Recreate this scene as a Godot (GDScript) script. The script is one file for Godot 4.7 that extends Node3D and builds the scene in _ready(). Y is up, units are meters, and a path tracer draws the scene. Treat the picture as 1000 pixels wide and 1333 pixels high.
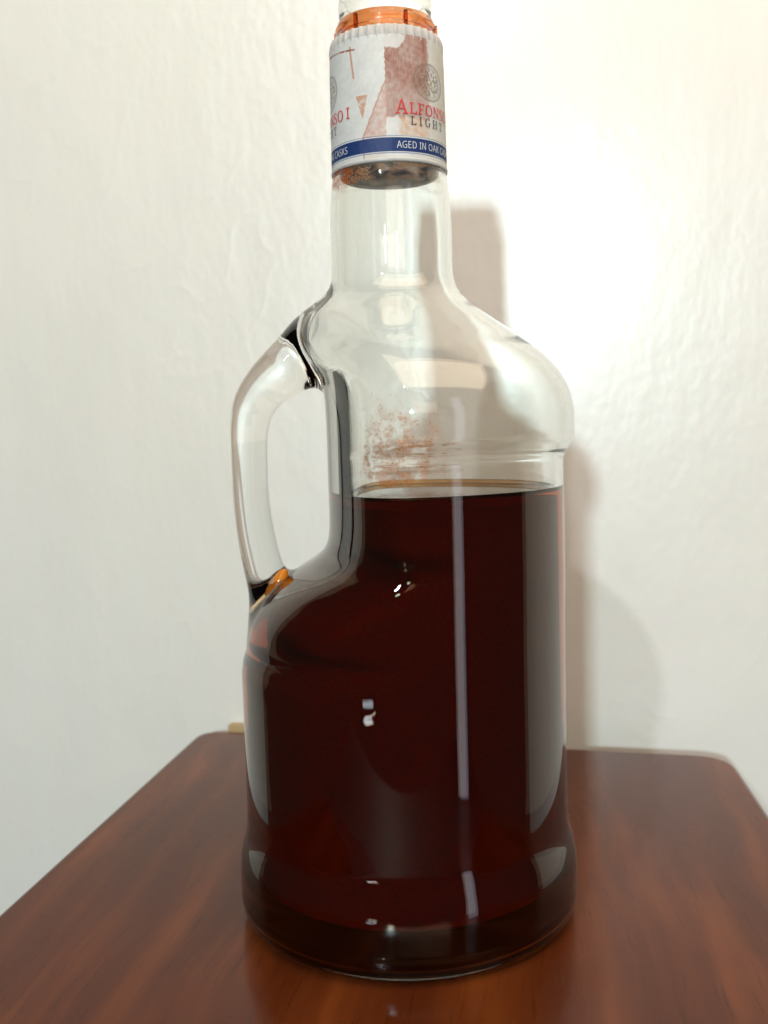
extends Node3D
# A handled glass bottle of dark brown liquid on a varnished side table before a painted plaster wall.
# The table top is y = 0; the bottle stands on the origin.

const TURN := 0.0
var glass_profile: Array = [[-0.02, 0.0608], [0.0, 0.0608], [0.004, 0.0616], [0.010, 0.0623], [0.017, 0.0623], [0.0225, 0.0619], [0.0275, 0.0608], [0.0315, 0.0597], [0.0355, 0.0592], [0.045, 0.0590], [0.07, 0.0590], [0.10, 0.0591], [0.13, 0.0594], [0.15, 0.0594], [0.160, 0.0593], [0.1645, 0.0593], [0.1672, 0.0602], [0.1700, 0.0624], [0.1735, 0.0633], [0.180, 0.0634], [0.188, 0.0620], [0.1947, 0.0588], [0.2011, 0.0535], [0.2074, 0.0456], [0.2155, 0.0345], [0.2205, 0.0279], [0.2245, 0.0240], [0.228, 0.0223], [0.232, 0.0217], [0.240, 0.0216], [0.247, 0.0216], [0.257, 0.0212], [0.263, 0.0205], [0.2665, 0.0199], [0.272, 0.0198], [0.34, 0.0198]]
var recess_profile: Array = [[-0.02, 0.09], [0.085, 0.09], [0.096, 0.072], [0.101, 0.0625], [0.1055, 0.0588], [0.110, 0.0563], [0.1145, 0.0526], [0.119, 0.0478], [0.1235, 0.0424], [0.1275, 0.0366], [0.131, 0.0310], [0.135, 0.0270], [0.140, 0.0256], [0.146, 0.0253], [0.16, 0.0253], [0.175, 0.0253], [0.186, 0.0255], [0.194, 0.0265], [0.200, 0.0295], [0.206, 0.0335], [0.212, 0.0385], [0.22, 0.046], [0.24, 0.07], [0.34, 0.09]]
const LUT_LOW := -0.02
const LUT_STEP := 0.0002
var lut_r := PackedFloat32Array()
var lut_c := PackedFloat32Array()
var lut_rl := PackedFloat32Array()   # 1 / sqrt(1 + slope^2)
var lut_cl := PackedFloat32Array()
var hx := PackedFloat32Array()
var hy := PackedFloat32Array()
var hr := PackedFloat32Array()
const LEVEL := 0.1538
const FOOT := 0.0030   # height of the inside floor
var names := {}


func _ready() -> void:
	# ---- camera, light, exposure
	var cam := Camera3D.new()
	cam.name = "camera"
	cam.position = Vector3(-0.0054, 0.1765, 0.363)
	cam.basis = Basis(Vector3.RIGHT, deg_to_rad(-4.7)) * Basis(Vector3.BACK, deg_to_rad(-1.66))
	cam.fov = 54.27
	cam.near = 0.01
	cam.far = 20.0
	var at := CameraAttributesPhysical.new()
	at.frustum_focal_length = 34.13
	at.frustum_focus_distance = 0.325
	at.exposure_aperture = 15.0
	at.frustum_near = 0.01
	at.frustum_far = 20.0
	cam.attributes = at
	cam.fov = 54.27
	add_child(cam)
	var env := Environment.new()
	env.background_mode = Environment.BG_COLOR
	env.background_color = Color(0.042, 0.030, 0.024).linear_to_srgb()   # the dim room behind the camera
	env.tonemap_mode = Environment.TONE_MAPPER_LINEAR
	env.tonemap_exposure = 1.2
	env.sdfgi_enabled = true
	env.ssao_enabled = true
	env.ssil_enabled = true
	var we := WorldEnvironment.new()
	we.name = "world_environment"
	we.environment = env
	add_child(we)
	lamp("window_light", Vector3(-0.69, 0.72, 3.0), Vector3(0.03, 0.2, -0.1), Vector2(0.15, 0.19), Color(0.76, 0.97, 1.0), 3.9)
	lamp("ceiling_light", Vector3(-0.57, 1.25, 1.5), Vector3(0.05, 0.15, 0.0), Vector2(0.05, 0.05), Color(0.93, 0.95, 1.0), 0.70)
	lamp("wide_window_light", Vector3(0.35, 0.95, 2.5), Vector3(0.0, 0.2, -0.1), Vector2(1.5, 0.7), Color(1.0, 0.85, 0.70), 0.5)
	lamp("upper_fill_light", Vector3(0.25, 1.08, 0.45), Vector3(0.1, 0.30, -0.2), Vector2(1.4, 0.8), Color(1.0, 0.79, 0.57), 1.0)  # added fill, stands in for ceiling bounce and grades the wall brightness
	lamp("doorway_light", Vector3(1.25, 0.25, 1.6), Vector3(0.0, 0.25, 0.0), Vector2(0.22, 1.88), Color(0.76, 0.82, 1.0), 0.17)
	lamp("glint_strip_light", Vector3(-0.545, -0.272, 1.2), Vector3(0.0, 0.1, 0.0), Vector2(0.16, 0.010), Color(0.85, 0.93, 1.0), 0.003)  # pair of strip lamps added only to make two glints on the bottle
	lamp("glint_strip_light_001", Vector3(-0.555, -0.298, 1.2), Vector3(0.0, 0.1, 0.0), Vector2(0.13, 0.010), Color(0.85, 0.93, 1.0), 0.003)

	make_luts()
	make_wall()
	make_floor()
	make_table()
	make_batten()
	make_bottle()
	make_liquid()


# ------------------------------------------------------------------ helpers

func lamp(called: String, pos: Vector3, aim: Vector3, size: Vector2, tint: Color, energy: float) -> void:
	var l := AreaLight3D.new()
	l.name = called
	l.area_size = size
	l.area_normalize_energy = true
	l.light_color = tint.linear_to_srgb()
	l.light_energy = energy
	l.shadow_enabled = true
	l.set("area_range", 8.0)
	l.set("area_attenuation", 2.0)
	add_child(l)
	l.look_at_from_position(pos, aim, Vector3.UP)


func node(called: String, mesh: Mesh, mat: Material, parent: Node = self) -> MeshInstance3D:
	var o := MeshInstance3D.new()
	o.name = numbered(called, parent)
	o.mesh = mesh
	o.material_override = mat
	parent.add_child(o, true)
	return o


func numbered(called: String, parent: Node) -> String:
	var key := str(parent.get_instance_id()) + called
	var n: int = names.get(key, 0)
	names[key] = n + 1
	return called if n == 0 else "%s_%03d" % [called, n]


func tag(o: Node, label: String, category := "", group := "", kind := "") -> void:
	if label: o.set_meta("label", label)
	if category: o.set_meta("category", category)
	if group: o.set_meta("group", group)
	if kind: o.set_meta("kind", kind)


func lin(r: float, g: float, b: float, a := 1.0) -> Color:
	var c := Color(r, g, b).linear_to_srgb()
	c.a = a
	return c


func paint(c: Color, rough: float, spec := 0.5) -> StandardMaterial3D:
	var m := StandardMaterial3D.new()
	m.albedo_color = c
	m.roughness = rough
	m.metallic_specular = spec
	return m


func clear(c: Color, scale: float, rough := 0.0) -> StandardMaterial3D:
	var m := StandardMaterial3D.new()
	c.a = 0.0
	m.albedo_color = c
	m.roughness = rough
	m.refraction_enabled = true
	m.refraction_scale = scale
	m.transparency = BaseMaterial3D.TRANSPARENCY_ALPHA
	return m


func solid(v: PackedVector3Array, n: PackedVector3Array, uv: PackedVector2Array, idx: PackedInt32Array) -> ArrayMesh:
	# turns each triangle so that its front agrees with the normals
	for t in range(0, idx.size(), 3):
		var a := idx[t]
		var b := idx[t + 1]
		var c := idx[t + 2]
		if (v[c] - v[a]).cross(v[b] - v[a]).dot(n[a] + n[b] + n[c]) < 0.0:
			idx[t + 1] = c
			idx[t + 2] = b
	var arr := []
	arr.resize(Mesh.ARRAY_MAX)
	arr[Mesh.ARRAY_VERTEX] = v
	arr[Mesh.ARRAY_NORMAL] = n
	if uv.size() == v.size(): arr[Mesh.ARRAY_TEX_UV] = uv
	arr[Mesh.ARRAY_INDEX] = idx
	var m := ArrayMesh.new()
	m.add_surface_from_arrays(Mesh.PRIMITIVE_TRIANGLES, arr)
	return m


# rows of equally many points; side = 1 keeps (along the row) x (along the column) as the normal
func sheet(rows: Array, side: float, ring := true) -> ArrayMesh:
	var v := PackedVector3Array()
	var n := PackedVector3Array()
	var uv := PackedVector2Array()
	var idx := PackedInt32Array()
	var nr := rows.size()
	var nc: int = rows[0].size()
	for i in nr:
		var row: PackedVector3Array = rows[i]
		var up: PackedVector3Array = rows[mini(i + 1, nr - 1)]
		var dn: PackedVector3Array = rows[maxi(i - 1, 0)]
		for j in nc:
			var jp := j + 1
			var jm := j - 1
			if ring:
				if jp >= nc: jp = 1
				if jm < 0: jm = nc - 2
			else:
				jp = mini(jp, nc - 1)
				jm = maxi(jm, 0)
			var along := row[jp] - row[jm]
			if along.length_squared() < 1e-12:
				along = up[jp] - up[jm] + dn[jp] - dn[jm]
			var nn := along.cross(up[j] - dn[j])
			v.append(row[j])
			n.append((nn * side).normalized())
			uv.append(Vector2(float(j) / (nc - 1), float(i) / (nr - 1)))
	for i in nr - 1:
		for j in nc - 1:
			var a := i * nc + j
			if i > 0 or (rows[i][j] - rows[i][j + 1]).length_squared() > 1e-14:
				idx.append_array([a, a + 1, a + nc + 1])
			if (rows[i + 1][j] - rows[i + 1][j + 1]).length_squared() > 1e-14:
				idx.append_array([a, a + nc + 1, a + nc])
	return solid(v, n, uv, idx)


# profile of Vector2(radius, height) turned round the axis
func lathe(prof: Array, steps := 128, ribs := 0, rib := 0.0, rib_from := 0.0) -> ArrayMesh:
	var rows := []
	for q in prof:
		var row := PackedVector3Array()
		for j in steps + 1:
			var a := TAU * j / steps
			var r: float = q.x
			if ribs > 0 and q.y >= rib_from: r += rib * pow(0.5 + 0.5 * cos(a * ribs), 2.0)
			row.append(Vector3(sin(a) * r, q.y, cos(a) * r))
		rows.append(row)
	return sheet(rows, 1.0)


func join_meshes(list: Array) -> ArrayMesh:
	var st := SurfaceTool.new()
	st.begin(Mesh.PRIMITIVE_TRIANGLES)
	for m in list:
		st.append_from(m, 0, Transform3D())
	return st.commit()


func curve_at(p: Array, h: float) -> float:
	# monotone cubic through the points
	var i := 0
	while i < p.size() - 2 and h > p[i + 1][0]: i += 1
	var x0: float = p[i][0]
	var x1: float = p[i + 1][0]
	var y0: float = p[i][1]
	var y1: float = p[i + 1][1]
	var d: float = (y1 - y0) / (x1 - x0)
	var m0 := d
	var m1 := d
	if i > 0:
		var dp: float = (y0 - p[i - 1][1]) / (x0 - p[i - 1][0])
		m0 = 0.0 if dp * d <= 0.0 else 2.0 * dp * d / (dp + d)
	if i < p.size() - 2:
		var dn: float = (p[i + 2][1] - y1) / (p[i + 2][0] - x1)
		m1 = 0.0 if dn * d <= 0.0 else 2.0 * dn * d / (dn + d)
	var w := x1 - x0
	var t := clampf((h - x0) / w, 0.0, 1.0)
	var t2 := t * t
	var t3 := t2 * t
	return (2 * t3 - 3 * t2 + 1) * y0 + (t3 - 2 * t2 + t) * w * m0 + (-2 * t3 + 3 * t2) * y1 + (t3 - t2) * w * m1


func smooth_list(a: PackedFloat32Array, times: int) -> PackedFloat32Array:
	for k in times:
		var b := a.duplicate()
		for i in range(1, a.size() - 1):
			b[i] = (a[i - 1] + 2.0 * a[i] + a[i + 1]) * 0.25
		a = b
	return a


func make_luts() -> void:
	var n := int(0.36 / LUT_STEP)
	for i in n:
		var h := LUT_LOW + i * LUT_STEP
		lut_r.append(curve_at(glass_profile, h))
		lut_c.append(curve_at(recess_profile, h))
	lut_r = smooth_list(lut_r, 30)
	lut_c = smooth_list(lut_c, 60)
	for i in n:
		var k := clampi(i, 1, n - 2)
		var sr := (lut_r[k + 1] - lut_r[k - 1]) / (2.0 * LUT_STEP)
		var sc := (lut_c[k + 1] - lut_c[k - 1]) / (2.0 * LUT_STEP)
		lut_rl.append(1.0 / sqrt(1.0 + sr * sr))
		lut_cl.append(1.0 / sqrt(1.0 + sc * sc))
	# centre line of the handle: x, y, radius
	var pts := [[-0.0130, 0.2110, 0.0150], [-0.0215, 0.2085, 0.0138], [-0.0300, 0.2048, 0.0118], [-0.0385, 0.1996, 0.0098], [-0.0460, 0.1937, 0.0084], [-0.0512, 0.1865, 0.0076], [-0.0534, 0.1775, 0.00690], [-0.0537, 0.1660, 0.00655], [-0.0536, 0.1540, 0.00645], [-0.0526, 0.1420, 0.0067], [-0.0508, 0.1310, 0.0070], [-0.0485, 0.1210, 0.0076], [-0.0462, 0.1120, 0.0088], [-0.0430, 0.1020, 0.0100]]
	for i in pts.size() - 1:
		for s in 6:
			var t := s / 6.0
			var o := []
			for k in 3:
				var p0: float = pts[maxi(i - 1, 0)][k]
				var p1: float = pts[i][k]
				var p2: float = pts[i + 1][k]
				var p3: float = pts[mini(i + 2, pts.size() - 1)][k]
				o.append(0.5 * (2 * p1 + (p2 - p0) * t + (2 * p0 - 5 * p1 + 4 * p2 - p3) * t * t + (3 * p1 - p0 - 3 * p2 + p3) * t * t * t))
			hx.append(o[0])
			hy.append(o[1])
			hr.append(o[2])


func look(l: PackedFloat32Array, h: float) -> float:
	var f := (h - LUT_LOW) / LUT_STEP
	var i := int(f)
	f -= i
	return l[i] + (l[i + 1] - l[i]) * f


# signed distance to the outside of the bottle without its handle
func body(x: float, y: float, z: float) -> float:
	var f := (y - LUT_LOW) / LUT_STEP
	var i := int(f)
	f -= i
	var d := (sqrt(x * x + z * z) - lut_r[i] - (lut_r[i + 1] - lut_r[i]) * f) * lut_rl[i]
	if x < 0.022 and y > 0.08:
		var e := (-x - lut_c[i] - (lut_c[i + 1] - lut_c[i]) * f + z * z * 5.2) * lut_cl[i]
		var w := maxf(0.012 - absf(d - e), 0.0) / 0.012
		d = maxf(d, e) + w * w * 0.0030
	return d


# the same with the handle and the rounded foot
func field(x: float, y: float, z: float) -> float:
	var d := body(x, y, z)
	if y < 0.02:
		var e2 := 0.0004 - y
		var w2 := maxf(0.006 - absf(d - e2), 0.0) / 0.006
		d = maxf(d, e2) + w2 * w2 * 0.0015
	if x < -0.004 and y > 0.092 and y < 0.236 and z < 0.026 and z > -0.026:
		var zz := z * lerpf(0.80, 1.30, smoothstep(-0.040, -0.024, x) * smoothstep(0.15, 0.18, y))
		zz *= zz
		var best := 1.0
		for s in hx.size() - 1:
			var py := y - hy[s]
			if absf(py) > 0.022: continue
			var px := x - hx[s]
			var bx := hx[s + 1] - hx[s]
			var by := hy[s + 1] - hy[s]
			var t := clampf((px * bx + py * by) / (bx * bx + by * by), 0.0, 1.0)
			px -= bx * t
			py -= by * t
			var q := sqrt(px * px + py * py + zz) - hr[s] - (hr[s + 1] - hr[s]) * t
			if q < best: best = q
		var w3 := maxf(0.006 - absf(d - best), 0.0) / 0.006
		d = minf(d, best) - w3 * w3 * 0.0015
	return d


# radius of the inside wall, a further inset deep, towards the angle with this sine and cosine
func cavity(sn: float, cs: float, h: float, inset := 0.0) -> float:
	var i := int((h - LUT_LOW) / LUT_STEP)
	var t := wall_of(h) + inset
	var r := look(lut_r, h) - t / lut_rl[i]
	if sn < 0.4 and h > 0.085 and h < 0.24:
		t += 0.0008 * smoothstep(0.1, 0.55, -sn) * smoothstep(0.085, 0.10, h) * smoothstep(0.235, 0.20, h)
		for k in 7:
			var f := body(sn * r, h, cs * r) + t
			var g := (body(sn * (r + 0.0002), h, cs * (r + 0.0002)) + t - f) / 0.0002
			r -= clampf(f / maxf(g, 0.2), -0.008, 0.008)
			if absf(f) < 0.00001: break
	if h < FOOT + 0.007:
		var u := clampf((FOOT + 0.007 - h) / 0.007, 0.0, 1.0)
		r -= 0.006 * (1.0 - sqrt(maxf(1.0 - u * u, 0.0)))
	return maxf(r, 0.0)


func wall_of(h: float) -> float:
	return lerpf(0.0024, 0.0029, smoothstep(0.25, 0.2, h)) + 0.0005 * smoothstep(0.06, 0.02, h)


# ------------------------------------------------------------------ glass

func outer_glass() -> ArrayMesh:
	var cell := 0.00125
	var ox := -0.0685
	var oy := -0.0018
	var oz := -0.0658
	var bxn := 27
	var byn := 54
	var bzn := 27
	var nx := bxn * 4 + 1
	var ny := byn * 4 + 1
	var nz := bzn * 4 + 1
	var val := PackedFloat32Array()
	val.resize(nx * ny * nz)
	val.fill(9.0)
	var at := PackedInt32Array()
	at.resize(nx * ny * nz)
	at.fill(-1)
	var blocks: Array[Vector3i] = []
	for bz in bzn:
		for by in byn:
			for bx in bxn:
				if absf(field(ox + (bx * 4 + 2) * cell, oy + (by * 4 + 2) * cell, oz + (bz * 4 + 2) * cell)) < 0.0062:
					blocks.append(Vector3i(bx * 4, by * 4, bz * 4))
	for b in blocks:
		for k in range(b.z, b.z + 5):
			for j in range(b.y, b.y + 5):
				var base := (k * ny + j) * nx
				for i in range(b.x, b.x + 5):
					if val[base + i] == 9.0:
						val[base + i] = field(ox + i * cell, oy + j * cell, oz + k * cell)
	var sx := 1
	var sy := nx
	var sz := nx * ny
	var corner := [0, sx, sy, sx + sy, sz, sx + sz, sy + sz, sx + sy + sz]
	var off: Array[Vector3] = []
	for c in 8: off.append(Vector3(c & 1, (c >> 1) & 1, c >> 2))
	var edges := [[0, 1], [2, 3], [4, 5], [6, 7], [0, 2], [1, 3], [4, 6], [5, 7], [0, 4], [1, 5], [2, 6], [3, 7]]
	var v := PackedVector3Array()
	var n := PackedVector3Array()
	var idx := PackedInt32Array()
	var cells := PackedInt32Array()
	var e := 0.0007
	for b in blocks:
		for k in range(b.z, b.z + 4):
			for j in range(b.y, b.y + 4):
				for i in range(b.x, b.x + 4):
					var id := (k * ny + j) * nx + i
					var neg := 0
					for c in 8:
						if val[id + corner[c]] < 0.0: neg += 1
					if neg == 0 or neg == 8: continue
					var p := Vector3.ZERO
					var cnt := 0
					for ed in edges:
						var va := val[id + corner[ed[0]]]
						var vb := val[id + corner[ed[1]]]
						if (va < 0.0) != (vb < 0.0):
							p += off[ed[0]].lerp(off[ed[1]], va / (va - vb))
							cnt += 1
					p = p / cnt
					var q := Vector3(ox + (i + p.x) * cell, oy + (j + p.y) * cell, oz + (k + p.z) * cell)
					var g := Vector3.ZERO
					for it in 2:
						g = Vector3(field(q.x + e, q.y, q.z) - field(q.x - e, q.y, q.z), field(q.x, q.y + e, q.z) - field(q.x, q.y - e, q.z), field(q.x, q.y, q.z + e) - field(q.x, q.y, q.z - e)) / (2.0 * e)
						if it == 0:
							q -= g * (field(q.x, q.y, q.z) / maxf(g.length_squared(), 0.2))
					at[id] = v.size()
					cells.append(id)
					v.append(q)
					n.append(g.normalized())
	for id in cells:
		var inside := val[id] < 0.0
		if (val[id + sx] < 0.0) != inside: quad(idx, at, id, id - sy, id - sy - sz, id - sz)
		if (val[id + sy] < 0.0) != inside: quad(idx, at, id, id - sx, id - sx - sz, id - sz)
		if (val[id + sz] < 0.0) != inside: quad(idx, at, id, id - sx, id - sx - sy, id - sy)
	return solid(v, n, PackedVector2Array(), idx)


func quad(idx: PackedInt32Array, at: PackedInt32Array, a: int, b: int, c: int, d: int) -> void:
	if a < 0 or b < 0 or c < 0 or d < 0: return
	a = at[a]
	b = at[b]
	c = at[c]
	d = at[d]
	if a < 0 or b < 0 or c < 0 or d < 0: return
	idx.append_array([a, b, c, a, c, d])


func cavity_row(h: float, inset: float, steps: int) -> PackedVector3Array:
	var row := PackedVector3Array()
	for j in steps + 1:
		var a := TAU * j / steps
		var r := cavity(sin(a), cos(a), h, inset)
		row.append(Vector3(sin(a) * r, h, cos(a) * r))
	return row


func scaled_row(row: PackedVector3Array, s: float, y: float) -> PackedVector3Array:
	var o := PackedVector3Array()
	for p in row: o.append(Vector3(p.x * s, y, p.z * s))
	return o


func make_bottle() -> void:
	var bottle := Node3D.new()
	bottle.name = "glass_bottle"
	add_child(bottle)
	tag(bottle, "tall clear glass bottle with a side handle and a stained white paper neck label", "bottle")
	var steps := 240
	var rows := []
	var floor_row := cavity_row(FOOT + 0.0001, 0.0, steps)
	for s: float in [0.0, 0.3, 0.6, 0.85, 0.95]: rows.append(scaled_row(floor_row, s, FOOT + 0.004 * (1.0 - s) * (1.0 - s)))
	var h := FOOT + 0.0001
	while h < 0.270:
		rows.append(cavity_row(h, 0.0, steps))
		h += 0.0004 if h < 0.02 else 0.0012
	for q in [[0.0172, 0.274], [0.0169, 0.285], [0.0162, 0.300], [0.0154, 0.312], [0.0148, 0.319], [0.0146, 0.323], [0.0147, 0.3245], [0.0150, 0.3256], [0.0154, 0.3259], [0.0159, 0.3256], [0.0163, 0.3247], [0.0165, 0.3232], [0.0164, 0.3216], [0.0162, 0.3202], [0.0161, 0.3192], [0.0163, 0.318], [0.0166, 0.310], [0.0175, 0.303], [0.0190, 0.298], [0.0197, 0.292], [0.0198, 0.284], [0.0198, 0.277], [0.0198, 0.2695]]:
		var row := PackedVector3Array()
		for j in steps + 1:
			var a := TAU * j / steps
			row.append(Vector3(sin(a) * q[0], q[1], cos(a) * q[0]))
		rows.append(row)
	var inside := sheet(rows, -1.0)
	var glass := clear(lin(0.972, 0.984, 0.965), 0.05)
	node("glass_body", join_meshes([outer_glass(), inside]), glass, bottle)

	# brown-stained screw thread ring round the mouth
	var amber := clear(lin(0.80, 0.28, 0.10), 0.045, 0.03)
	var ring := []
	for q in [[0.0168, 0.3075], [0.0171, 0.3075], [0.0173, 0.3105], [0.0178, 0.3112], [0.0179, 0.3122], [0.0173, 0.3130], [0.0171, 0.3140], [0.0176, 0.3147], [0.0177, 0.3156], [0.0171, 0.3164], [0.0169, 0.3174], [0.0166, 0.3174], [0.0168, 0.3075]]:
		ring.append(Vector2(q[0], q[1]))
	node("mouth_ring", lathe(ring, 128), amber, bottle)
	var dark_amber := clear(lin(0.62, 0.20, 0.08), 0.045, 0.05)
	for deg in [-35.0, 22.0, 84.0, 141.0, 200.0, 262.0]:
		var seam: BoxMesh = BoxMesh.new()
		seam.size = Vector3(0.0011, 0.0056, 0.0012)
		var o := node("ring_rib", seam, dark_amber, bottle)
		o.position = Vector3(sin(deg_to_rad(deg)) * 0.0176, 0.3134, cos(deg_to_rad(deg)) * 0.0176)
		o.rotation.y = deg_to_rad(deg)

	make_collar(bottle)
	make_residue_and_bead(bottle)


# ------------------------------------------------------------------ label

func ring_wave(d: float, r: float, w: float) -> float:
	return exp(-pow((d - r) / w, 2.0))


func label_picture() -> ImageTexture:
	# -180..180 degrees across, 0.0672..0.3072 up; flat print, soaked-in stains and torn paper
	var w := 1024
	var hgt := 320
	var im := Image.create(w, hgt, false, Image.FORMAT_RGB8)
	var fine := FastNoiseLite.new()
	fine.seed = 4
	fine.frequency = 0.05
	fine.fractal_octaves = 4
	var big := FastNoiseLite.new()
	big.seed = 9
	big.frequency = 0.012
	big.fractal_octaves = 4
	for y in hgt:
		var h := lerpf(0.3074, 0.2668, (y + 0.5) / hgt)
		for x in w:
			var a := (x + 0.5) / w * 360.0 - 180.0
			var g := fine.get_noise_2d(x, y)
			var g2 := fine.get_noise_2d(x * 3.0 + 500.0, y * 0.5)
			var b := big.get_noise_2d(x, y)
			var c := Color(0.90, 0.905, 0.90) * (1.0 + 0.03 * g + 0.04 * b)
			# general yellowing to the right and streaks of soaked paper
			c = c.lerp(Color(0.84, 0.82, 0.76), clampf(0.25 + 0.9 * b + 0.3 * g2, 0.0, 0.6) * smoothstep(30.0, 60.0, a))
			# rust-brown soaked patch with a straight torn left edge
			var wob := 1.2 * g
			if a > -2.5 + wob and a < 47.0 and h > 0.2795:
				var s := 0.62 + 0.13 * g2 + 0.25 * g + 0.25 * b
				s *= lerpf(0.7, 1.0, smoothstep(0.286, 0.297, h)) * smoothstep(46.0, 40.0, a + 4.0 * g) * smoothstep(0.2797, 0.2812, h + 0.0012 * g)
				s *= 1.0 - 0.93 * smoothstep(0.0034, 0.0028, Vector2((a - 4.5) * 0.00026, h - 0.3058).length() + 0.0007 * g)
				c = c.lerp(Color(0.60, 0.36, 0.30), clampf(s, 0.0, 0.85))
			# paler pink wedge beside it, wider towards the bottom
			var left := lerpf(-3.0, -26.0, clampf((0.2925 - h) / 0.018, 0.0, 1.0))
			if a < -2.5 + wob and a > left + wob and h < 0.2925:
				c = c.lerp(Color(0.77, 0.53, 0.46), clampf(0.40 + 0.4 * g, 0.1, 0.7) * (1.0 if h > 0.2742 else 0.35))
				if a < left + 1.6: c = c.lerp(Color(0.70, 0.40, 0.30), 0.35)
			if h < 0.2805 and h > 0.2745 and a > 8.0 and a < 45.0:
				c = c.lerp(Color(0.84, 0.62, 0.47), clampf(0.40 + 0.5 * g, 0.0, 0.6) * smoothstep(8.0, 13.0, a) * smoothstep(45.0, 36.0, a))
			# thin scratch and a small torn triangle on the white side
			var sx := -38.6 + (0.3050 - h) * 380.0
			if absf(a - sx) < 1.1 and h < 0.3050 and h > 0.2942: c = c.lerp(Color(0.80, 0.56, 0.46), 0.75)
			var tw := (h - 0.2808) / 0.0075
			if tw > 0.0 and tw < 1.0 and a > -26.0 - 6.5 * tw and a < -25.0 + 5.0 * tw: c = c.lerp(Color(0.80, 0.58, 0.47), clampf(0.55 + g, 0.2, 0.8))
			if absf(h - 0.3047 + 0.00004 * (a + 60.0)) < 0.00030 and a < -32.0: c = c.lerp(Color(0.62, 0.40, 0.32), 0.6 + g)
			# grey printed medallions
			for centre: float in [45.0, -79.0]:
				var dx := (a - centre) * 0.000354
				var dy: float = h - 0.2930
				var d := sqrt(dx * dx * 0.75 + dy * dy)
				if d < 0.0072:
					var ink := 0.55 * ring_wave(d, 0.0059, 0.00035) + 0.30 * ring_wave(d, 0.0050, 0.00025)
					if d < 0.0046: ink += clampf(0.30 + 1.2 * fine.get_noise_2d(x * 1.7 + 90.0, y * 1.7), 0.0, 0.65)
					c = c.lerp(Color(0.50, 0.47, 0.41), clampf(ink, 0.0, 0.7))
			# blue band with pale rules
			if h < 0.2744 and h > 0.2741 or h < 0.2689 and h > 0.2686: c = c.lerp(Color(0.30, 0.38, 0.58), 0.5)
			if h < 0.2738 and h > 0.2692:
				var blue := Color(0.13, 0.235, 0.46) * (1.0 + 0.10 * g)
				if a > -30.0 and a < 2.0: blue = blue.lerp(Color(0.30, 0.34, 0.52), 0.35 + 0.3 * g2)
				c = blue
			# specks
			if fine.get_noise_2d(x * 7.0, y * 7.0) > 0.62: c = c.lerp(Color(0.45, 0.36, 0.3), 0.5)
			im.set_pixel(x, y, Color(clampf(c.r, 0, 1), clampf(c.g, 0, 1), clampf(c.b, 0, 1)))
	return ImageTexture.create_from_image(im)


func make_collar(bottle: Node3D) -> void:
	# paper label wrapped round the neck
	var paper := paint(Color.WHITE, 0.55, 0.4)
	paper.albedo_texture = label_picture()
	paper.backlight_enabled = true
	paper.backlight = Color(0.7, 0.7, 0.7)
	var rows := []
	for i in 21:
		var h := lerpf(0.3074, 0.2668, i / 20.0)
		var r := lerpf(0.0204, 0.0201, clampf((h - 0.268) / 0.032, 0.0, 1.0)) - 0.00025 * smoothstep(0.300, 0.308, h)
		var row := PackedVector3Array()
		for j in 193:
			var a := -PI + TAU * j / 192
			row.append(Vector3(sin(a) * r, h, cos(a) * r))
		rows.append(row)
	var label := node("paper_label", sheet(rows, -1.0), paper, bottle)
	var back := []
	for i in 9:
		var row := PackedVector3Array()
		for j in 129: row.append(Vector3(sin(TAU * j / 128) * 0.01992, lerpf(0.3025, 0.2672, i / 8.0), cos(TAU * j / 128) * 0.01992))
		back.append(row)
	var lining := paint(lin(0.92, 0.91, 0.88), 0.6)
	lining.backlight_enabled = true
	lining.backlight = Color(1.0, 1.0, 1.0)
	node("paper_backing", sheet(back, 1.0), lining, label)
	var serif := SystemFont.new()
	serif.font_names = PackedStringArray(["Droid Serif"])
	var sans := SystemFont.new()
	sans.font_names = PackedStringArray(["Droid Sans"])
	sans.font_weight = 400
	var red := paint(lin(0.62, 0.03, 0.035), 0.5)
	var black := paint(lin(0.035, 0.045, 0.065), 0.5)
	var pale := paint(lin(0.55, 0.60, 0.68), 0.5)
	for turn in [0.0, -124.0]:
		var first := lettering("A", serif, 0.0047, 7.5, 0.2815, 13.0 + turn - 0.0, red)
		first.position = Vector3.ZERO
		print_on(label, first, turn)
		print_on(label, lettering("LFONSO I", serif, 0.0037, 0.0, 0.2817, 0.0, red), turn)
		print_on(label, lettering("L I G H T", serif, 0.0028, 0.0, 0.2781, 0.0, black), turn)
		print_on(label, lettering("AGED IN OAK CASKS", sans, 0.0023, 0.0, 0.2703, 0.0, pale), turn)

	# fluted plastic skirt whose top edge shows above the paper
	var plastic := paint(lin(0.74, 0.75, 0.74), 0.28)
	plastic.backlight_enabled = true
	plastic.backlight = Color(1.0, 1.0, 1.0)
	var prof := []
	for q in [[0.0200, 0.2662], [0.0204, 0.2660], [0.0206, 0.2664], [0.0206, 0.2670], [0.0204, 0.2674], [0.0200, 0.2672], [0.0200, 0.2662]]:
		prof.append(Vector2(q[0], q[1]))
	node("collar_edge", lathe(prof, 128), plastic, bottle)
	prof = []
	for q in [[0.0192, 0.3030], [0.0195, 0.3030], [0.0195, 0.3078], [0.0193, 0.3095], [0.0188, 0.3110], [0.0184, 0.3110], [0.0182, 0.3100], [0.0186, 0.3070], [0.0192, 0.3030]]:
		prof.append(Vector2(q[0], q[1]))
	node("fluted_ring", lathe(prof, 480, 40, 0.0006, 0.3076), plastic, bottle)


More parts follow.
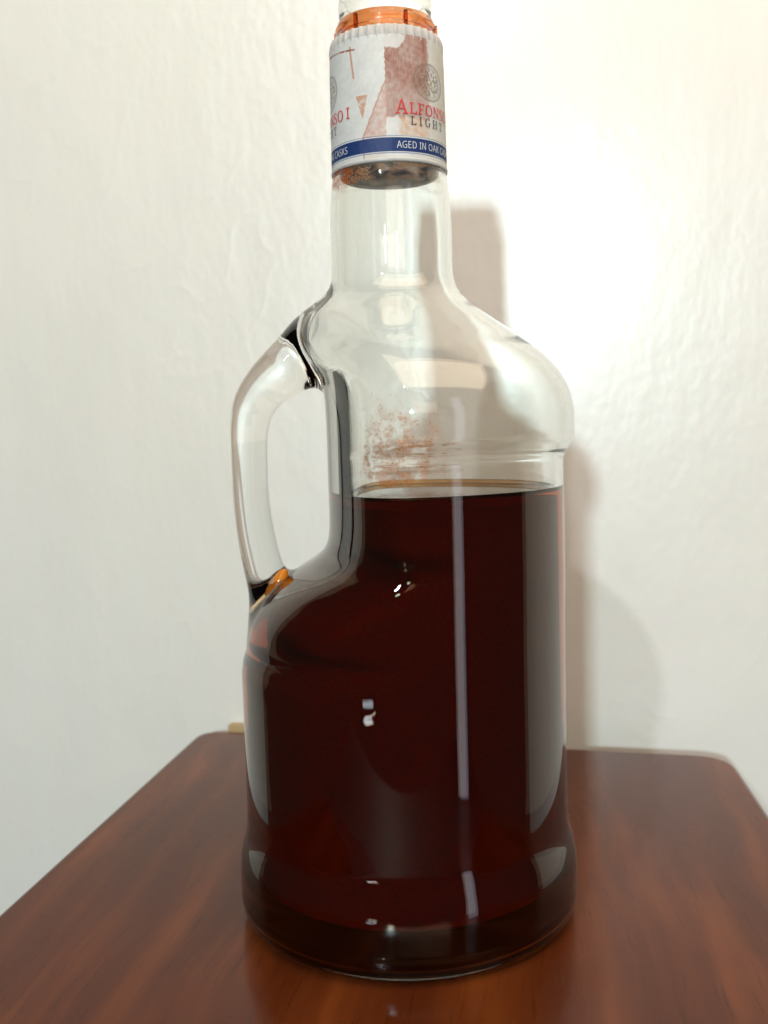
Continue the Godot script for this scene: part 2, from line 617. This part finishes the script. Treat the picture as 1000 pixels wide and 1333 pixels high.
func lettering(text: String, font: Font, tall: float, _a: float, base: float, _b: float, mat: Material) -> MeshInstance3D:
	# degrees from start to end, by the word
	var span: Array = {"A": [6.2, 18.6], "LFONSO I": [20.2, 84.0], "L I G H T": [21.0, 63.0], "AGED IN OAK CASKS": [6.8, 80.0]}[text]
	var tm := TextMesh.new()
	tm.text = text
	tm.font = font
	tm.font_size = 64
	tm.pixel_size = 0.001
	tm.depth = 0.0
	tm.curve_step = 2.0
	tm.horizontal_alignment = HORIZONTAL_ALIGNMENT_LEFT
	var arr := tm.get_mesh_arrays()
	var v: PackedVector3Array = arr[Mesh.ARRAY_VERTEX]
	var lo := Vector3(1e9, 1e9, 0)
	var hi := Vector3(-1e9, -1e9, 0)
	for p in v:
		lo = lo.min(p)
		hi = hi.max(p)
	var n := PackedVector3Array()
	for i in v.size():
		var t := (v[i].x - lo.x) / (hi.x - lo.x)
		var a := deg_to_rad(lerpf(span[0], span[1], t))
		var y := base + (v[i].y - lo.y) / (hi.y - lo.y) * tall
		var r := 0.02055
		v[i] = Vector3(sin(a) * r, y, cos(a) * r)
		n.append(Vector3(sin(a), 0, cos(a)))
	var idx: PackedInt32Array = arr[Mesh.ARRAY_INDEX] if arr[Mesh.ARRAY_INDEX] != null else PackedInt32Array(range(v.size()))
	var o := MeshInstance3D.new()
	o.mesh = solid(v, n, PackedVector2Array(), idx)
	o.material_override = mat
	return o


func print_on(label: Node3D, o: MeshInstance3D, turn: float) -> void:
	o.name = numbered("lettering", label)
	o.rotation.y = deg_to_rad(turn)
	label.add_child(o, true)


# ------------------------------------------------------------------ dried residue inside the glass, amber reflection bead

func residue_patch(a0: float, a1: float, h0: float, h1: float, inset: float, seed_: int, kind: String) -> MeshInstance3D:
	var rows := []
	for i in 33:
		var h := lerpf(h1, h0, i / 32.0)
		var row := PackedVector3Array()
		for j in 49:
			var a := deg_to_rad(lerpf(a0, a1, j / 48.0))
			var r := cavity(sin(a), cos(a), h, inset if inset > 0.0 else inset - wall_of(h))
			row.append(Vector3(sin(a) * r, h, cos(a) * r))
		rows.append(row)
	var w := 384
	var hh := 288
	var im := Image.create(w, hh, false, Image.FORMAT_RGBA8)
	var f1 := FastNoiseLite.new()
	f1.seed = seed_
	f1.frequency = 0.11
	f1.fractal_octaves = 3
	var drops := FastNoiseLite.new()
	drops.noise_type = FastNoiseLite.TYPE_CELLULAR
	drops.seed = seed_ + 5
	drops.frequency = 0.10
	drops.fractal_type = FastNoiseLite.FRACTAL_NONE
	var f2 := FastNoiseLite.new()
	f2.seed = seed_ + 1
	f2.frequency = 0.018
	f2.fractal_octaves = 4
	for y in hh:
		var t := (y + 0.5) / hh
		for x in w:
			var s := (x + 0.5) / w
			var edge := smoothstep(0.0, 0.30, s + 0.25 * f2.get_noise_2d(x + 900.0, y)) * smoothstep(1.0, 0.8, s) * smoothstep(0.0, 0.2, t) * smoothstep(1.0, 0.9, t)
			var n1 := f1.get_noise_2d(x, y)
			var n2 := f2.get_noise_2d(x, y)
			var al := 0.0
			var c := Color(0.82, 0.48, 0.21)
			if kind == "specks":
				var dens := smoothstep(0.05, 0.6, t) * smoothstep(1.0, 0.85, t) * smoothstep(1.0, 0.3, s)
				var v := drops.get_noise_2d(x * (1.0 + 0.15 * n1), y * 0.8)
				var gate := smoothstep(-0.05, 0.30, n2 + 0.75 * dens - 0.40)
				al = smoothstep(-0.62, -0.86, v) * gate * 0.9
				if v < -0.93: c = Color(0.60, 0.26, 0.08)
				al = maxf(al, clampf(dens * (0.26 + 0.8 * n2 + 0.2 * n1), 0.0, 0.5))
			elif kind == "ring":
				var m := exp(-pow((t - 0.45 - 0.12 * n2) / 0.16, 2.0))
				al = m * clampf(0.42 + 1.1 * n2 + 0.4 * n1, 0.0, 0.75)
				al = maxf(al, 0.5 * exp(-pow((t - 0.80 - 0.05 * n2) / 0.06, 2.0)))
				c = Color(0.86, 0.58, 0.33)
			else:
				var fall := smoothstep(0.95 + 0.3 * n2, 0.15, t)
				al = fall * clampf(0.25 + 0.9 * n2, 0.0, 0.6)
				c = Color(0.66, 0.54, 0.43)
				if s < 0.45:
					c = c.lerp(Color(0.78, 0.36, 0.11), smoothstep(0.45, 0.2, s))
					al = maxf(al * 0.8, smoothstep(0.08, 0.26, n1 + 0.3 * fall + 0.4 * n2 - 0.12) * smoothstep(0.72, 0.45, t) * 0.8)
			al *= 0.85 * edge if kind != "neck" else smoothstep(0.0, 0.12, s) * smoothstep(1.0, 0.85, s) * smoothstep(1.0, 0.85, t)
			c.a = clampf(al, 0.0, 1.0)
			im.set_pixel(x, y, c)
	var m := StandardMaterial3D.new()
	m.albedo_texture = ImageTexture.create_from_image(im)
	m.transparency = BaseMaterial3D.TRANSPARENCY_ALPHA
	m.roughness = 0.85
	m.metallic_specular = 0.15
	m.texture_repeat = false
	m.backlight_enabled = true
	m.backlight = Color(0.9, 0.9, 0.9)
	var o := MeshInstance3D.new()
	o.mesh = sheet(rows, 1.0, false)
	o.material_override = m
	return o


func make_residue_and_bead(bottle: Node3D) -> void:
	# solid amber bead imitating the liquid's orange reflection at the handle's foot
	var bead := SphereMesh.new()
	bead.radius = 0.0027
	bead.height = 0.0125
	bead.radial_segments = 32
	bead.rings = 20
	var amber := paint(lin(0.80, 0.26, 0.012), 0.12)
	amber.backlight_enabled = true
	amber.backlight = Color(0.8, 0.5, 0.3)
	var bead_node := node("amber_reflection", bead, amber, bottle)
	bead_node.position = Vector3(-0.0442, 0.1222, 0.0070)
	bead_node.rotation.z = deg_to_rad(-28.0)
	for q in [[-15.0, 19.0, 0.1565, 0.193, -0.00015, 11, "specks"], [150.0, 215.0, 0.1545, 0.176, 0.00025, 23, "ring"], [-88.0, 66.0, 0.2530, 0.2690, -0.00012, 31, "neck"]]:
		var o := residue_patch(q[0], q[1], q[2], q[3], q[4], q[5], q[6])
		o.name = numbered("dried_residue", bottle)
		bottle.add_child(o, true)


# ------------------------------------------------------------------ the liquid

func liquid_shell(inset: float, level: float, low: float, meniscus: float) -> ArrayMesh:
	var steps := 200
	var rows := []
	var floor_row := cavity_row(low, inset, steps)
	for s in [0.0, 0.5, 0.9]: rows.append(scaled_row(floor_row, s, low - 0.0001 * (1.0 - s) + 0.0))
	var h := low
	var top := level + meniscus
	while h < top - 0.0001:
		rows.append(cavity_row(h, inset, steps))
		h += 0.0005 if h < 0.02 else 0.0015
	var rim := cavity_row(top, inset, steps)
	rows.append(rim)
	# the surface, climbing a little at the glass
	for q in [0.0004, 0.0009, 0.0016, 0.0026, 0.004, 0.007]:
		var row := PackedVector3Array()
		for p in rim:
			var r := Vector2(p.x, p.z).length()
			var s := maxf(r - q, 0.0) / r
			row.append(Vector3(p.x * s, level + meniscus * exp(-q / 0.0009), p.z * s))
		rows.append(row)
	for s in [0.7, 0.4, 0.0]: rows.append(scaled_row(rim, s, level))
	return sheet(rows, 1.0)


func make_liquid() -> void:
	var o := node("brown_liquid", liquid_shell(-0.00012, LEVEL, FOOT + 0.0001, 0.0016), clear(lin(0.92, 0.60, 0.30), 0.034))
	tag(o, "dark reddish brown liquid filling the lower half of the glass bottle", "liquid")
	# its deeper layers soak up more and more of the light
	node("inner_layer", liquid_shell(0.0028, LEVEL - 0.0008, FOOT + 0.0020, 0.0002), clear(lin(0.86, 0.40, 0.14), 0.0), o)
	node("inner_layer", liquid_shell(0.0075, LEVEL - 0.0018, FOOT + 0.0050, 0.0002), clear(lin(0.78, 0.30, 0.08), 0.0), o)
	node("inner_layer", liquid_shell(0.0140, LEVEL - 0.0036, FOOT + 0.010, 0.0002), paint(lin(0.10, 0.005, 0.002), 1.0, 0.0), o)


# ------------------------------------------------------------------ table, wall, floor

func rounded(points: Array, radius: Array, seg := 10) -> PackedVector2Array:
	var out := PackedVector2Array()
	for i in points.size():
		var p: Vector2 = points[i]
		var a: Vector2 = (points[(i + points.size() - 1) % points.size()] - p).normalized()
		var b: Vector2 = (points[(i + 1) % points.size()] - p).normalized()
		for k in seg + 1:
			var t := float(k) / seg
			out.append((p + a * radius[i]).lerp(p, t).lerp(p.lerp(p + b * radius[i], t), t))
	return out


func make_table() -> void:
	var table := Node3D.new()
	table.name = "side_table"
	add_child(table)
	tag(table, "small side table with a glossy reddish brown varnished wooden top under the bottle", "table")
	var outline := rounded([Vector2(-0.119, -0.2255), Vector2(0.1735, -0.1515), Vector2(0.138, 0.135), Vector2(-0.176, 0.135)], [0.016, 0.020, 0.02, 0.02])
	var n := outline.size()
	var wood := wood_material()
	var prof := [[0.0030, 0.0], [0.0022, -0.0002], [0.0012, -0.0008], [0.0004, -0.0018], [0.0, -0.003], [0.0, -0.016], [0.0006, -0.0178], [0.002, -0.0185]]
	var mid := Vector2(-0.004, 0.02)
	var v := PackedVector3Array()
	var nn := PackedVector3Array()
	var uv := PackedVector2Array()
	var idx := PackedInt32Array()
	var normals: Array[Vector2] = []
	for j in n:
		var t := (outline[(j + 1) % n] - outline[(j + n - 1) % n]).normalized()
		var q := Vector2(t.y, -t.x)
		if q.dot(outline[j] - mid) < 0: q = -q
		normals.append(q)
	for i in prof.size():
		for j in n:
			var p: Vector2 = outline[j] - normals[j] * prof[i][0]
			v.append(Vector3(p.x, prof[i][1], p.y))
			var a: float = [1.4, 1.1, 0.75, 0.4, 0.05, 0.0, -0.6, -1.3][i]
			nn.append(Vector3(normals[j].x * cos(a), sin(a), normals[j].y * cos(a)))
			uv.append(p)
	for i in prof.size() - 1:
		for j in n:
			var a := i * n + j
			var b := i * n + (j + 1) % n
			idx.append_array([a, b, b + n, a, b + n, a + n])
	for face in [[0, 1.0], [prof.size() - 1, -1.0]]:
		var base := v.size()
		for j in n:
			v.append(v[face[0] * n + j])
			nn.append(Vector3(0, face[1], 0))
			uv.append(uv[face[0] * n + j])
		v.append(Vector3(mid.x, prof[face[0]][1], mid.y))
		nn.append(Vector3(0, face[1], 0))
		uv.append(mid)
		for j in n: idx.append_array([base + j, base + (j + 1) % n, base + n])
	for i in uv.size(): uv[i] = Vector2((uv[i].x + 0.21) / 0.42, (uv[i].y + 0.24) / 0.5)
	node("tabletop", solid(v, nn, uv, idx), wood, table)
	var under := paint(lin(0.10, 0.032, 0.014), 0.35)
	for q in [[Vector3(0.018, -0.0441, -0.150), Vector3(0.22, 0.05, 0.016), 14.0], [Vector3(-0.018, -0.0441, 0.105), Vector3(0.25, 0.05, 0.016), 0.0], [Vector3(-0.121, -0.0441, -0.045), Vector3(0.016, 0.05, 0.26), 9.0], [Vector3(0.128, -0.0441, -0.010), Vector3(0.016, 0.05, 0.20), 7.0]]:
		var b := BoxMesh.new()
		b.size = q[1]
		var o := node("apron", b, under, table)
		o.position = q[0]
		o.rotation.y = deg_to_rad(-q[2])
	for p in [Vector2(-0.096, -0.186), Vector2(0.140, -0.124), Vector2(0.110, 0.105), Vector2(-0.144, 0.105)]:
		var leg := CylinderMesh.new()
		leg.top_radius = 0.015
		leg.bottom_radius = 0.010
		leg.height = 0.68
		leg.radial_segments = 20
		var o := node("leg", leg, under, table)
		o.position = Vector3(p.x, -0.3588, p.y)


func wood_material() -> StandardMaterial3D:
	var w := 840
	var h := 1000
	var im := Image.create(w, h, false, Image.FORMAT_RGB8)
	var ro := Image.create(w, h, false, Image.FORMAT_RGB8)
	var grain := FastNoiseLite.new()
	grain.seed = 3
	grain.frequency = 0.02
	grain.fractal_octaves = 5
	var bands := FastNoiseLite.new()
	bands.seed = 21
	bands.frequency = 0.006
	bands.fractal_octaves = 3
	var smear := FastNoiseLite.new()
	smear.seed = 8
	smear.frequency = 0.006
	smear.fractal_octaves = 4
	for y in h:
		for x in w:
			# 2000 pixels to the metre; the grain runs front to back, slanting a little
			var u := x + y * 0.10 + 10.0 * smear.get_noise_2d(x * 0.6, y * 0.6)
			var g := grain.get_noise_2d(u * 3.2, y * 0.12)
			var b := bands.get_noise_2d(u * 2.6, y * 0.30)
			var s := smear.get_noise_2d(x, y)
			var t := clampf(0.42 + 0.70 * b + 0.14 * g + 0.15 * s, 0.0, 1.0)
			var c := Color(0.082, 0.0185, 0.0052).lerp(Color(0.190, 0.050, 0.0115), t * t)
			var pore := grain.get_noise_2d(u * 14.0, y * 0.55)
			if pore > 0.30: c = c * (1.0 - 0.9 * (pore - 0.30))
			im.set_pixel(x, y, Color(c.r, c.g, c.b).linear_to_srgb())
			var r := clampf(0.15 + 0.07 * s + 0.04 * g, 0.08, 0.5)
			ro.set_pixel(x, y, Color(r, r, r))
	var m := paint(Color.WHITE, 1.0, 0.33)
	m.albedo_texture = ImageTexture.create_from_image(im)
	m.roughness_texture = ImageTexture.create_from_image(ro)
	m.roughness_texture_channel = BaseMaterial3D.TEXTURE_CHANNEL_RED
	return m


func make_wall() -> void:
	var size := 1400
	var im := Image.create(size, size, false, Image.FORMAT_RF)
	var lump := FastNoiseLite.new()
	lump.seed = 5
	lump.frequency = 0.0075
	lump.fractal_octaves = 3
	var mid := FastNoiseLite.new()
	mid.seed = 6
	mid.frequency = 0.03
	mid.fractal_octaves = 4
	var fine := FastNoiseLite.new()
	fine.seed = 7
	fine.frequency = 0.14
	fine.fractal_octaves = 2
	for y in size:
		for x in size:
			# about 1170 pixels to the metre; brush marks run up and down
			var v := 0.45 * lump.get_noise_2d(x, y * 0.8)
			var m := mid.get_noise_2d(x * 1.3, y * 0.55)
			v += 0.16 * m
			v += 0.05 * mid.get_noise_2d(x * 2.6 + 900.0, y * 0.25)
			v += 0.07 * fine.get_noise_2d(x, y * 0.6)
			var ridge := 1.0 - absf(lump.get_noise_2d(x * 0.9 + 3000.0, y * 0.9 + x * 0.5)) * 9.0
			if ridge > 0.0: v += 0.14 * ridge * ridge * smoothstep(0.05, 0.25, lump.get_noise_2d(x * 0.5 + 777.0, y * 0.5))
			im.set_pixel(x, y, Color(0.5 + 0.5 * v, 0, 0))
	var mat := paint(lin(0.78, 0.775, 0.735), 0.34, 0.5)
	# uneven paint: faint patches and a few small scuffs
	var tone := Image.create(600, 600, false, Image.FORMAT_RGB8)
	var scuffs := [[0.842, 0.489, 0.0035], [0.845, 0.496, 0.002], [0.71, 0.335, 0.0014], [0.735, 0.325, 0.0012], [0.21, 0.40, 0.0013], [0.79, 0.70, 0.0015]]
	for y in 600:
		for x in 600:
			var k := 1.0 + 0.035 * lump.get_noise_2d(x * 0.8 + 4000.0, y * 0.8) + 0.02 * mid.get_noise_2d(x * 0.9, y * 0.4 + 700.0)
			var c := Color(0.78 * k, 0.775 * k, (0.735 + 0.02 * lump.get_noise_2d(x * 0.5, y * 0.5 + 999.0)) * k)
			for q in scuffs:
				var d := Vector2((x + 0.5) / 600.0 - q[0], (y + 0.5) / 600.0 - q[1]).length()
				if d < q[2] * (1.0 + 1.2 * fine.get_noise_2d(x * 4.0, y * 4.0)): c = c.lerp(Color(0.36, 0.35, 0.34), 0.55)
			tone.set_pixel(x, y, c.linear_to_srgb())
	mat.albedo_color = Color.WHITE
	mat.albedo_texture = ImageTexture.create_from_image(tone)
	mat.clearcoat_enabled = true
	mat.clearcoat = 0.5
	mat.clearcoat_roughness = 0.22
	mat.heightmap_enabled = true
	mat.heightmap_texture = ImageTexture.create_from_image(im)
	mat.heightmap_scale = 0.17
	var st := SurfaceTool.new()
	st.begin(Mesh.PRIMITIVE_TRIANGLES)
	# front face, 3.2 m wide, from the floor up to 1.7 m above the table
	var quads := [[Vector3(-1.1, -0.7, 0), Vector3(1.0, -0.7, 0), Vector3(1.0, 1.7, 0), Vector3(-1.1, 1.7, 0), Vector3(0, 0, 1)],
		[Vector3(1.0, -0.7, -0.12), Vector3(-1.1, -0.7, -0.12), Vector3(-1.1, 1.7, -0.12), Vector3(1.0, 1.7, -0.12), Vector3(0, 0, -1)],
		[Vector3(-1.1, 1.7, 0), Vector3(1.0, 1.7, 0), Vector3(1.0, 1.7, -0.12), Vector3(-1.1, 1.7, -0.12), Vector3(0, 1, 0)],
		[Vector3(-1.1, -0.7, -0.12), Vector3(-1.1, -0.7, 0), Vector3(-1.1, 1.7, 0), Vector3(-1.1, 1.7, -0.12), Vector3(-1, 0, 0)],
		[Vector3(1.0, -0.7, 0), Vector3(1.0, -0.7, -0.12), Vector3(1.0, 1.7, -0.12), Vector3(1.0, 1.7, 0), Vector3(1, 0, 0)]]
	var v := PackedVector3Array()
	var n := PackedVector3Array()
	var uv := PackedVector2Array()
	var idx := PackedInt32Array()
	for q in quads:
		var b := v.size()
		for k in 4:
			v.append(q[k])
			n.append(q[4])
			uv.append(Vector2((q[k].x + 0.6) / 1.2, (0.75 - q[k].y) / 1.2))
		idx.append_array([b, b + 1, b + 2, b, b + 2, b + 3])
	var o := node("wall", solid(v, n, uv, idx), mat)
	o.position = Vector3(0.09, 0, -0.194)
	o.rotation.y = deg_to_rad(-11.0)
	tag(o, "uneven off-white painted plaster wall behind the table", "wall", "", "structure")


func make_floor() -> void:
	var b := BoxMesh.new()
	b.size = Vector3(3.2, 0.08, 2.4)
	var o := node("floor", b, paint(lin(0.05, 0.045, 0.04), 0.6))
	o.position = Vector3(0.0, -0.74, 0.9)
	tag(o, "plain grey floor under the side table", "floor", "", "structure")


func make_batten() -> void:
	var b := BoxMesh.new()
	b.size = Vector3(0.10, 0.010, 0.006)
	var o := node("wooden_strip", b, paint(lin(0.45, 0.32, 0.16), 0.6))
	o.transform = Transform3D(Basis(Vector3.UP, deg_to_rad(-11.0)), Vector3(-0.053, -0.0025, -0.2175))
	tag(o, "short tan wooden strip on the wall just behind the table's back edge", "strip")
